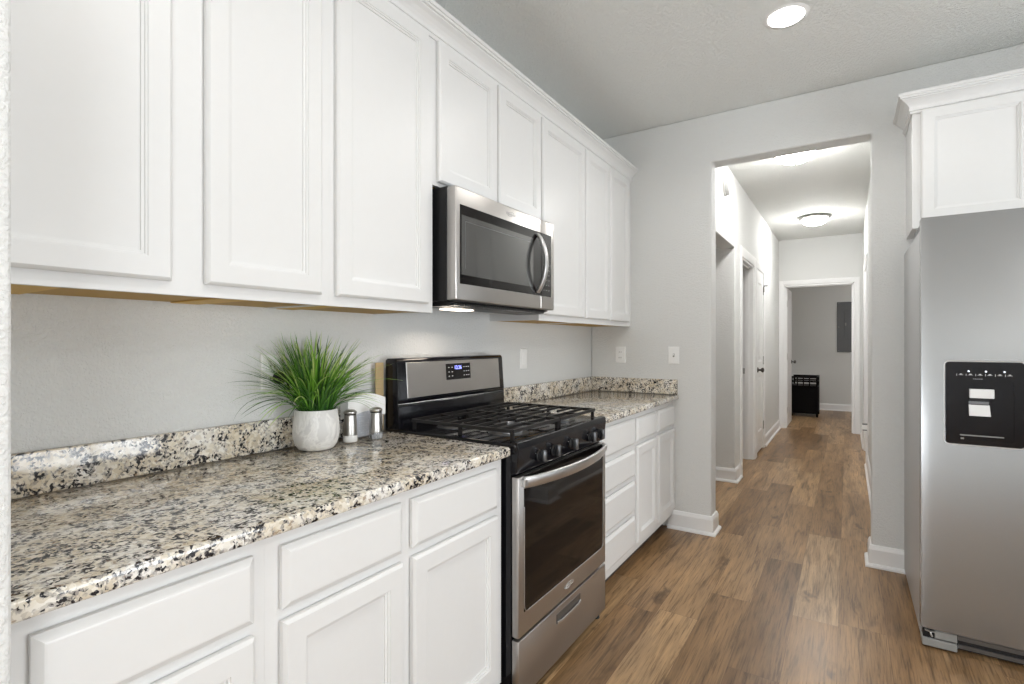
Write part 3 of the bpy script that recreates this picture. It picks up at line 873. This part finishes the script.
# underside: dark vent chin, filters, lamp
bm = BM(); prism(bm, [(0.375, MZ0 + .001), (0.375, MZ0 - .003), (0.330, MZ0 - .016), (0.200, MZ0 - .016), (0.200, MZ0 - .0005), (0.36, MZ0 - .0005)], 1, MY0 + .02, MY1 - .02)
vt = part('vent_chin', bm, 'blackmat', mw)
bm = BM()
for i in range(44):
    y = MY0 + .04 + i * .0155; box(bm, 0.338, 0.372, y, y + .005, MZ0 - .0150, MZ0 - .0065)
part('vent_slots', bm, 'steeldark', vt)
for a, c in ((1.53, 1.80), (1.92, 2.19)):
    bm = bbox(0.055, 0.190, a, c, MZ0 - .008, MZ0 - .0005, 0.001, 1); part('grease_filter', bm, 'nickel', mw)
bm = bbox(0.205, 0.275, 1.620, 1.760, MZ0 - .0215, MZ0 - .0165, 0.001, 1); part('cooktop_lamp', bm, 'uclamp', mw)
lo = area('cooktop_lamp_light', (0.20, 1.74, MZ0 - .03), (0, math.radians(-20), 0), 0.16, 0.16, 1.5, (1.0, 0.86, 0.72))

# ------------------------------------------------------------------ refrigerator
FX0, FX1, FY = 1.867, 2.786, 2.735
fr = empty('refrigerator', ((FX0 + FX1) / 2, 3.1, 0), 'large stainless steel side-by-side refrigerator with ice and water dispenser', 'refrigerator')
bm = bbox(FX0 + .002, FX1 - .002, FY + .068, 3.535, 0.028, 1.752, 0.008, 3); part('cabinet', bm, 'fridgeside', fr, smooth=40)


def fridge_door(x0, x1, name):
    bm = BM(); z0, z1 = 0.085, 1.787; n = 24
    pr_ = []
    for i in range(n + 1):
        s = i / n; pr_.append((x0 + (x1 - x0) * s, FY + .0015 - .0015 * (1 - (2 * s - 1) ** 12)))
    poly = pr_ + [(x1, FY + .060), (x0, FY + .060)]
    prism(bm, poly, 2, z0, z1)
    bmesh.ops.recalc_face_normals(bm, faces=bm.faces)
    ed = [e for e in bm.edges if abs(e.verts[0].co.z - e.verts[1].co.z) < 1e-6 and abs(abs(e.verts[0].co.z) - z1) < 1e-3]
    bmesh.ops.bevel(bm, geom=ed, offset=0.004, segments=2, affect='EDGES', profile=0.5, clamp_overlap=True)
    return part(name, bm, 'steelv', fr, smooth=35)


fd = fridge_door(FX0, 2.258, 'freezer_door'); rd = fridge_door(2.264, FX1, 'fridge_door')
bm = BM(); box(bm, FX0 + .01, FX1 - .01, FY + .058, FY + .069, 0.09, 1.745); part('door_gasket', bm, 'blackmat', fr)
for x in (2.232, 2.292):
    bm = BM(); pts = []
    for i in range(25):
        s = i / 24; pts.append((x, FY - .004 - 0.050 * min(1, math.sin(math.pi * s) * 3.2) ** .6 - .008 * math.sin(math.pi * s), 0.55 + s * 0.95))
    strap(bm, pts, (1, 0, 0), 0.024, 0.014); part('door_handle', bm, 'steelh', fd if x < 2.26 else rd, smooth=60)
# dispenser
DX0, DX1, DZ0, DZ1 = 1.944, 2.180, 0.860, 1.190
yq = FY - .0045


def rrect(x0, x1, z0, z1, r, n=5):
    P = []
    for cx, cz, a0 in ((x1 - r, z1 - r, 0), (x0 + r, z1 - r, 90), (x0 + r, z0 + r, 180), (x1 - r, z0 + r, 270)):
        for i in range(n + 1):
            a = math.radians(a0 + 90 * i / n); P.append((cx + r * math.cos(a), cz + r * math.sin(a)))
    return P


bm = BM()
out = rrect(DX0, DX1, DZ0, DZ1, .014); inn = rrect(DX0 + .030, DX1 - .030, DZ0 + .020, 1.115, .008)
V = [[bm.verts.new((x, y, z)) for x, z in P] for P, y in ((out, yq + .008), (out, yq), (inn, yq), (inn, yq + .0035))]
for a, c in zip(V, V[1:]):
    for k in range(len(a)): bm.faces.new([a[k], a[(k + 1) % len(a)], c[(k + 1) % len(c)], c[k]])
bm.faces.new(V[-1])
dp = part('dispenser', bm, 'black', fd)
bm = BM(); P = rrect(DX0 - .003, DX1 + .003, DZ0 - .003, DZ1 + .003, .016)
tube(bm, [(x, FY + .002, z) for x, z in P + P[:1]], 0.0028, 6); part('dispenser_trim', bm, 'steelh', dp)
bm = bbox(2.018, 2.092, yq - .007, yq + .007, 1.047, 1.083, 0.002, 2); part('ice_chute', bm, 'mark', dp)
bm = BM(); prism(bm, [(2.016, 1.020), (2.078, 1.020), (2.082, 0.976), (2.018, 0.976)], 1, yq - .0045, yq + .004); part('dispenser_paddle', bm, 'mark', dp)
bm = BM(); lathe(bm, [(0.030, yq - .003), (0.030, yq + .004)], 0, 0, 24, 'y', (2.048, 0, 1.034)); part('chute_ring', bm, 'blackmat', dp)
bm = BM(); prism(bm, [(2.016, 1.034), (2.076, 1.034), (2.076, 1.023), (2.016, 1.023)], 1, yq - .005, yq + .004); part('paddle_bracket', bm, 'steeldark', dp)
bm = BM(); box(bm, 1.990, 2.120, yq - .0050, yq + .006, 0.895, 0.899); box(bm, 1.992, 2.002, yq - .002, yq + .006, 0.880, 0.886); part('drip_tray_edge', bm, 'lightgrey', dp)
bm = BM()
for i in range(6):
    x = 1.985 + i * .029
    box(bm, x, x + .015, yq - .0008, yq + .0005, 1.1375, 1.1385); box(bm, x + .004, x + .011, yq - .0008, yq + .0005, 1.140, 1.1425)
    box(bm, x - .006, x - .005, yq - .0008, yq + .0005, 1.134, 1.143)
for i in range(5): box(bm, 2.030 + i * .006, 2.033 + i * .006, yq - .0008, yq + .0005, 1.122, 1.1235)
part('printed_legend', bm, 'mark', dp)['kind'] = 'stuff'
for x in (2.016, 2.068, 2.122):
    bm = BM(); lathe(bm, [(0.0032, yq - .001), (0.0032, yq + .001)], 0, 0, 10, 'y', (x, 0, 1.153)); part('indicator_light', bm, 'led', dp)
# base grille, hinge parts
bm = bbox(FX0 + .004, 1.984, FY + .010, FY + .085, 0.008, 0.040, 0.003, 1); part('leg_cover', bm, 'lightgrey', fr)
bm = bbox(1.912, 1.984, FY + .013, FY + .080, 0.0445, 0.078, 0.002, 1); part('leg_cover', bm, 'lightgrey', fr)
bm = BM(); box(bm, FX0 + .008, 1.911, FY + .020, FY + .067, 0.0405, 0.077); box(bm, FX0 + .006, 1.98, FY + .03, FY + .067, 0.002, 0.0075); part('leg_recess', bm, 'blackmat', fr)
bm = BM(); strap(bm, [(1.880, FY + .012, 0.0745), (1.898, FY + .008, 0.072), (1.912, FY + .014, 0.073)], (0, 1, 0), 0.014, 0.005); strap(bm, [(1.898, FY + .012, 0.072), (1.900, FY + .011, 0.058), (1.904, FY + .013, 0.050)], (0, 1, 0), 0.01, 0.006); part('lower_hinge', bm, 'steelh', fr)
bm = BM(); box(bm, 1.986, FX1 - .004, FY + .040, FY + .067, 0.012, 0.073)
g = part('base_grille', bm, 'blackmat', fr)
bm = BM(); box(bm, 1.990, FX1 - .01, FY + .034, FY + .0405, 0.018, 0.034); box(bm, 1.990, FX1 - .01, FY + .034, FY + .0405, 0.050, 0.068); part('grille_slat', bm, 'steeldark', g)
bm = bbox(FX0 + .004, FX0 + .055, FY + .062, FY + .30, 1.7525, 1.776, 0.004, 2); part('hinge_cover', bm, 'panelgrey', fr)
bm = bbox(FX1 - .055, FX1 - .004, FY + .062, FY + .30, 1.7525, 1.776, 0.004, 2); part('hinge_cover', bm, 'panelgrey', fr)
for x in (FX0 + .06, FX1 - .06):
    for y in (FY + .15, 3.45):
        bm = BM(); lathe(bm, [(0.018, 0), (0.018, 0.010), (0.008, 0.012), (0.008, 0.029)], x, y, 14); part('foot', bm, 'blackmat', fr)

# cabinet over the refrigerator
CX0, CX1, CY = 1.880, 2.790, 3.250
t = empty('wall_cabinet', (2.33, 3.4, 1.835), 'short white two-door wall cabinet above the stainless refrigerator', 'cabinet')
bm = BM(); box(bm, CX0, CX1, CY + .0195, YW - .001, 1.835, UZ1); part('carcase', bm, 'cab', t)
bm = BM(); box(bm, CX0, CX1, CY, CY + .019, 1.835, UZ1); part('face_frame', bm, 'cab', t)
for a, c in ((1.914, 2.322), (2.340, 2.752)):
    bm = BM(); rings(bm, fy(CY - .0025), a, c, 1.866, UZ1 - .006, DOOR); part('door', bm, 'cab', t)
bm = BM(); sweep(bm, [(CX0 - .0005, YW - .001), (CX0 - .0005, CY - .0005), (CX1 + .0005, CY - .0005), (CX1 + .0005, YW - .001)], CROWN)
o = finish('crown_molding', bm, 'cab', loc=(2.33, CY, 2.404)); tag(o, 'white crown molding wrapped around the cabinet above the refrigerator', 'molding')

# ------------------------------------------------------------------ wall plates
def plate(mp, uc, zc, label, cat, kind, w=0.074, h=0.118):
    t = empty('outlet_plate' if kind == 'outlet' else 'switch_plate', mp(uc, zc, 0), label, cat)
    bm = BM(); rings(bm, mp, uc - w / 2, uc + w / 2, zc - h / 2, zc + h / 2, [(0, 0.0005), (0, .003), (.003, .006), (.006, .0065)]); part('cover', bm, 'plastic', t)
    if kind == 'outlet':
        for s in (-1, 1):
            bm = BM(); rings(bm, mp, uc - .017, uc + .017, zc + s * .020 - .014, zc + s * .020 + .014, [(0, .0060), (0, .0085), (.002, .0095)]); r_ = part('receptacle', bm, 'plastic', t)
            bm = BM()
            for du in (-.007, .007):
                rings(bm, mp, uc + du - .0015, uc + du + .0015, zc + s * .020 - .004, zc + s * .020 + .005, [(0, .0093), (0, .0100)])
            part('slots', bm, 'blackmat', r_)
    elif kind == 'rocker':
        bm = BM(); rings(bm, mp, uc - .016, uc + .016, zc - .033, zc + .033, [(0, .006), (0, .009), (.002, .0105)]); part('rocker', bm, 'plastic', t)
    else:
        bm = BM(); rings(bm, mp, uc - .006, uc + .006, zc - .012, zc + .012, [(0, .006), (.001, .0085)]); part('toggle_collar', bm, 'lightgrey', t)
        bm = BM(); rings(bm, mp, uc - .0035, uc + .0035, zc - .002, zc + .010, [(0, .006), (.001, .018)]); part('toggle', bm, 'plastic', t)
    return t


plate(fy(YW), 0.231, 1.177, 'white double outlet plate on the far wall near the corner', 'outlet', 'outlet')
plate(fy(YW), 0.613, 1.179, 'white toggle switch plate on the far wall near the hallway opening', 'switch', 'toggle')
plate(fx(0), 2.605, 1.172, 'white rocker switch plate on the left wall just right of the stove', 'switch', 'rocker')
op = plate(fx(0), 1.010, 1.170, 'white outlet plate on the wall behind the potted grass', 'outlet', 'outlet')
t = empty('power_cord', (0.02, 1.04, 1.14), 'black plug and cord drooping from the outlet behind the potted grass', 'cord')
bm = BM(); lathe(bm, [(0.010, 0.0105), (0.019, 0.012), (0.020, 0.030), (0.012, 0.045), (0.005, 0.052)], 0, 0, 18, 'x', (0, 1.026, 1.150)); part('plug', bm, 'blackmat', t, smooth=40)
bm = BM(); tube(bm, [(0.050, 1.026, 1.150), (0.054, 1.035, 1.135), (0.040, 1.05, 1.105), (0.028, 1.08, 1.082), (0.024, 1.12, 1.078), (0.024, 1.17, 1.072), (0.026, 1.20, 1.040), (0.0265, 1.215, 0.990), (0.027, 1.225, 0.940), (0.029, 1.235, 0.917)], 0.0032, 8)
part('cable', bm, 'blackmat', t, smooth=60)
t = plate(fxm(HX1), 6.10, 0.425, 'small white outlet plate low on the right hallway wall', 'outlet', 'outlet')
bm = bbox(HX1 - .058, HX1 - .0115, 6.068, 6.132, 0.420, 0.465, 0.004, 2)
ni = finish('night_light', bm, 'plastic', loc=(HX1 - .03, 6.10, 0.42)); tag(ni, 'white plug-in night light low on the right hallway wall', 'night light')
bm = bbox(HX1 - .055, HX1 - .014, 6.070, 6.130, 0.4655, 0.475, 0.002, 1); part('night_light_cap', bm, 'steeldark', ni)
bm = bbox(HX1 - .052, HX1 - .016, 6.075, 6.125, 0.410, 0.4195, 0.002, 1); part('night_light_base', bm, 'steeldark', ni)

# ------------------------------------------------------------------ things on the near worktop
PX, PY = 0.112, 1.102
pp = empty('potted_grass', (PX, PY, CT), 'green artificial grass in a white marbled pot on the near countertop', 'plant')
bm = BM(); lathe(bm, [(r_ * .955, CT + z_) for r_, z_ in [(0.050, .0005), (0.058, .003), (0.070, .018), (0.0770, .043), (0.0785, .062), (0.0765, .092), (0.0712, .130), (0.0700, .1335), (0.0675, .1335), (0.067, .122), (0.060, .118)]], PX, PY, 48)
part('pot', bm, 'marble', pp, smooth=50)
bm = BM(); lathe(bm, [(0.0630, CT + .112), (0.0630, CT + .119), (0.03, CT + .124)], PX, PY, 32); part('soil', bm, 'soil', pp)


def blades(specs):
    bm = BM(); lay = bm.verts.layers.float.new('tint')
    for (bx, by, az, lean, L, droop, wd, tint) in specs:
        p = Vector((bx, by, CT + .118)); az_v = Vector((math.cos(az), math.sin(az), 0)); n = 12
        ang = lean * 0.35; step = L / n; prev = None; side = Vector((-math.sin(az), math.cos(az), 0))
        for i in range(n + 1):
            s = i / n
            w = wd * (0.55 + 0.9 * s if s < .35 else 0.865 * (1 - ((s - .35) / .65) ** 3)) + 0.0001
            d = az_v * math.sin(ang) + Vector((0, 0, math.cos(ang)))
            up = (d.cross(side)).normalized()
            q = p.copy()
            if q.x < 0.016: q.x = 0.016 + (0.016 - q.x) * 0.05
            if q.z < CT + .01: q.z = CT + .01
            row = [bm.verts.new(q + side * w / 2), bm.verts.new(q + up * w * 0.22), bm.verts.new(q - side * w / 2)]
            for v_ in row:
                if v_.co.x < 0.010: v_.co.x = 0.010
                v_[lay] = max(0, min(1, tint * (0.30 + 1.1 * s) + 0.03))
            if prev:
                for k in range(2): bm.faces.new([prev[k], prev[k + 1], row[k + 1], row[k]])
            prev = row
            p = p + d * step
            ang += (lean * 0.65 * 1.5 * (1 - s) + droop * s * 2) / n
    return bm


rnd = random.Random(11); specs = []
for i in range(360):
    r = 0.050 * math.sqrt(rnd.random()); a = rnd.uniform(0, 2 * math.pi)
    bx, by = PX + r * math.cos(a), PY + r * math.sin(a)
    az = a + rnd.uniform(-1.0, 1.0)
    lean = (rnd.random() ** .7 * 1.75 + .05) * (0.30 + 0.80 * abs(math.sin(az)) + (0.20 if math.cos(az) > 0 else -.15))
    L = rnd.uniform(0.19, 0.30)
    specs.append((bx, by, az, lean, L, rnd.uniform(0.0, 0.8), rnd.uniform(0.0038, 0.0078), rnd.uniform(0.05, 1.0)))
# the longest stray leaves
specs += [(PX - .02, PY - .05, -1.62, 1.35, 0.30, 0.25, .0045, .25), (PX - .03, PY - .05, -1.66, 1.15, 0.29, 0.2, .004, .3),
          (PX - .02, PY - .05, -1.60, 1.75, 0.27, 1.5, .0045, .15), (PX, PY + .05, 1.35, 1.35, 0.27, .2, .004, .8), (PX, PY + .05, 1.45, 1.55, 0.28, .5, .004, .7),
          (PX, PY + .05, 1.30, 1.10, 0.30, .3, .004, .6), (PX + .03, PY + .03, 0.75, 1.2, 0.28, .4, .005, .8)]
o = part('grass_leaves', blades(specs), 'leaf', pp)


def shaker(x, y, base_mat, label):
    t = empty('shaker', (x, y, CT), label, 'shaker', 'salt and pepper shakers beside the plant')
    z = CT
    bm = BM(); lathe(bm, [(0.0235, z + .0005), (0.0255, z + .003), (0.0255, z + .022), (0.0250, z + .0235)], x, y, 28); part('base', bm, base_mat, t, smooth=40)
    bm = BM(); lathe(bm, [(0.0250, z + .024), (0.0250, z + .030), (0.0230, z + .060), (0.0215, z + .094), (0.0210, z + .096)], x, y, 28); part('barrel', bm, 'nickel', t, smooth=40)
    bm = BM(); lathe(bm, [(0.0205, z + .0965), (0.0205, z + .0995)], x, y, 28); part('collar', bm, 'blackmat', t)
    bm = BM(); lathe(bm, [(0.0220, z + .100), (0.0235, z + .103), (0.0230, z + .108), (0.0150, z + .114), (0.0030, z + .116)], x, y, 28); part('cap', bm, 'nickel', t, smooth=40)


shaker(0.108, 1.247, 'ceramicw', 'steel shaker with white base right beside the marbled pot')
shaker(0.135, 1.343, 'acrylic', 'steel shaker with clear base beside the stove')
t = empty('napkin_holder', (0.05, 1.345, CT), 'perforated metal napkin holder filled with white napkins behind the shakers', 'napkin holder')
bm = BM(); box(bm, 0.030, 0.085, 1.262, 1.440, CT + .0005, CT + .004); part('base', bm, 'steeldark', t)


def arch(bm, x0, x1, y0, y1, z0, z1, rise):
    P = [(y0, z0), (y1, z0)] + [(y1 + (y0 - y1) * i / 14, z1 + rise * math.sin(math.pi * i / 14)) for i in range(15)]
    prism(bm, P, 0, x0, x1)


for x in (0.031, 0.0805):
    bm = BM(); arch(bm, x, x + .0022, 1.285, 1.425, CT + .004, CT + .085, .012); part('perforated_side', bm, 'perf', t)
bm = BM(); arch(bm, 0.036, 0.078, 1.262, 1.444, CT + .075, CT + .140, .022)
for v_ in bm.verts: pass
na = finish('napkins', bm, 'paper', loc=(0.055, 1.35, CT + .005)); tag(na, 'stack of white napkins standing in the perforated metal holder', 'napkins')
bm = BM(); arch(bm, 0.036, 0.078, 1.300, 1.410, CT + .0045, CT + .074, 0.0); part('napkin_stack', bm, 'paper', na)
bm = bbox(0.0225, 0.030, 1.440, 1.4815, CT + .0005, 1.187, 0.002, 1)
o = finish('tan_board', bm, 'cork', loc=(0.026, 1.44, CT)); tag(o, 'small tan board standing against the wall beside the stove', 'board')

# ------------------------------------------------------------------ hallway things
t = empty('smoke_alarm', (HX0, 4.55, 2.545), 'round white alarm high on the left hallway wall', 'smoke alarm')
bm = BM(); lathe(bm, [(0.070, 0.0005), (0.070, 0.014), (0.066, 0.018)], 0, 0, 32, 'x', (HX0, 4.55, 2.545)); part('mounting_base', bm, 'plastic', t, smooth=40)
bm = BM(); lathe(bm, [(0.062, 0.020), (0.064, 0.030), (0.058, 0.046), (0.040, 0.052)], 0, 0, 32, 'x', (HX0, 4.55, 2.545)); part('cover', bm, 'plastic', t, smooth=40)
bm = BM(); lathe(bm, [(0.0655, 0.0182), (0.0655, 0.0198)], 0, 0, 32, 'x', (HX0, 4.55, 2.545)); part('vent_gap', bm, 'blackmat', t)


def ceiling_dome(x, y, label, power, grp=None):
    t = empty('ceiling_light', (x, y, ZC), label, 'ceiling light', grp)
    z = ZC - .0005
    bm = BM(); lathe(bm, [(0.150, z), (0.165, z - .006), (0.168, z - .022), (0.150, z - .034), (0.140, z - .036)], x, y, 40); part('rim', bm, 'nickel', t, smooth=40)
    bm = BM(); lathe(bm, [(0.139, z - .0365), (0.134, z - .055), (0.112, z - .080), (0.075, z - .098), (0.035, z - .106), (0.008, z - .108)], x, y, 40)
    g_ = part('glass_dome', bm, 'dome', t, smooth=60)
    bm = BM(); lathe(bm, [(0.010, z - .1085), (0.011, z - .113), (0.006, z - .120), (0.002, z - .124)], x, y, 14); part('finial', bm, 'nickel', t, smooth=60)
    return t


ceiling_dome(1.27, 4.57, 'dome ceiling light just behind the top of the hallway opening', 8)
ceiling_dome(1.28, 7.15, 'dome ceiling light with metal rim farther down the hallway', 8)
ceiling_dome(2.9, 10.0, 'added dome ceiling light brightening the end room, out of sight', 8)  # unseen lamp, added to brighten the end room


def downlight(x, y, label):
    t = empty('downlight', (x, y, ZC), label, 'recessed light')
    z = ZC
    bm = BM(); lathe(bm, [(0.075, z - .0045), (0.090, z - .0045), (0.096, z - .0005), (0.075, z - .0005)], x, y, 40); part('trim_ring', bm, 'plastic', t, smooth=40)
    bm = BM(); lathe(bm, [(0.074, z - .0008), (0.074, z - .0080), (0.060, z - .0120)], x, y, 40); part('lens', bm, 'can', t)
    L = bpy.data.lights.new('downlight_lamp', 'SPOT'); L.energy = CAN_W; L.spot_size = math.radians(165); L.spot_blend = 0.6; L.shadow_soft_size = 0.06; L.color = (1.0, 0.975, 0.94)
    lo = bpy.data.objects.new('downlight_lamp', L); COL.objects.link(lo); lo.location = (x, y, z - .07)


CAN_W = 17
downlight(1.372, 2.685, 'round recessed ceiling light between the crown molding and the hallway opening')
for x, y, w_ in ((1.372, 0.75, 'above the near countertop'), (1.372, -1.3, 'behind the camera near the left wall'), (3.2, 2.4, 'in front of the refrigerator'),
                 (3.2, 0.2, 'opposite the patio door'), (3.2, -2.0, 'nearest the rear right window')):
    downlight(x, y, 'recessed ceiling light ' + w_ + ', outside the photo')

# ------------------------------------------------------------------ end room
t = empty('breaker_panel', (1.6, YB, 1.08), 'grey metal breaker panel on the back wall of the end room', 'breaker panel')
bm = bbox(1.447, 1.815, YB - .014, YB - .0005, 1.083, 2.005, 0.003, 1); part('cover', bm, 'panelgrey', t)
bm = bbox(1.565, 1.785, YB - .026, YB - .0145, 1.33, 1.86, 0.003, 1); dd = part('panel_door', bm, 'panelgrey', t)
bm = bbox(1.572, 1.592, YB - .032, YB - .0265, 1.57, 1.62, 0.002, 1); part('latch', bm, 'lightgrey', dd)
bm = BM()
for x, z in ((1.475, 1.11), (1.475, 1.98), (1.475, 1.545)): lathe(bm, [(0.009, YB - .0165), (0.009, YB - .0142)], 0, 0, 10, 'y', (x, 0, z))
part('screws', bm, 'lightgrey', t)

t = empty('storage_bench', (0.99, 10.4, 0), 'black wooden bench with slatted rail in the end room', 'bench')
bx0, bx1, by0, by1 = 0.79, 1.195, 10.10, 10.62
bm = bbox(bx0 + .02, bx1 - .012, by0 + .02, by1 - .02, 0.05, 0.500, 0.006, 1); part('chest', bm, 'darkwood', t)
bm = bbox(bx0, bx1, by0, by1, 0.500, 0.525, 0.004, 1); part('seat', bm, 'darkwood', t)
for x in (bx0, bx1 - .032):
    for y in (by0, by1 - .032):
        bm = bbox(x, x + .032, y, y + .032, 0.0, 0.4995, 0.003, 1); part('leg', bm, 'darkwood', t)
bm = BM()
for z in (0.585, 0.655): box(bm, bx0, bx1 + .012, by0, by0 + .02, z, z + .028); box(bm, bx0, bx1, by1 - .02, by1, z, z + .028); box(bm, bx1 - .02, bx1, by0 + .02, by1 - .02, z, z + .028)
for x in (0.80, 0.88, 0.97, 1.06, 1.165): box(bm, x, x + .018, by0 + .002, by0 + .018, 0.5255, 0.655)
for y in (10.2, 10.34, 10.48): box(bm, bx1 - .018, bx1 - .002, y, y + .018, 0.5255, 0.655)
box(bm, bx1 - .03, bx1, by1 - .03, by1, 0.5255, 0.655); box(bm, bx0, bx0 + .03, by1 - .03, by1, 0.5255, 0.655)
part('slatted_rail', bm, 'darkwood', t)
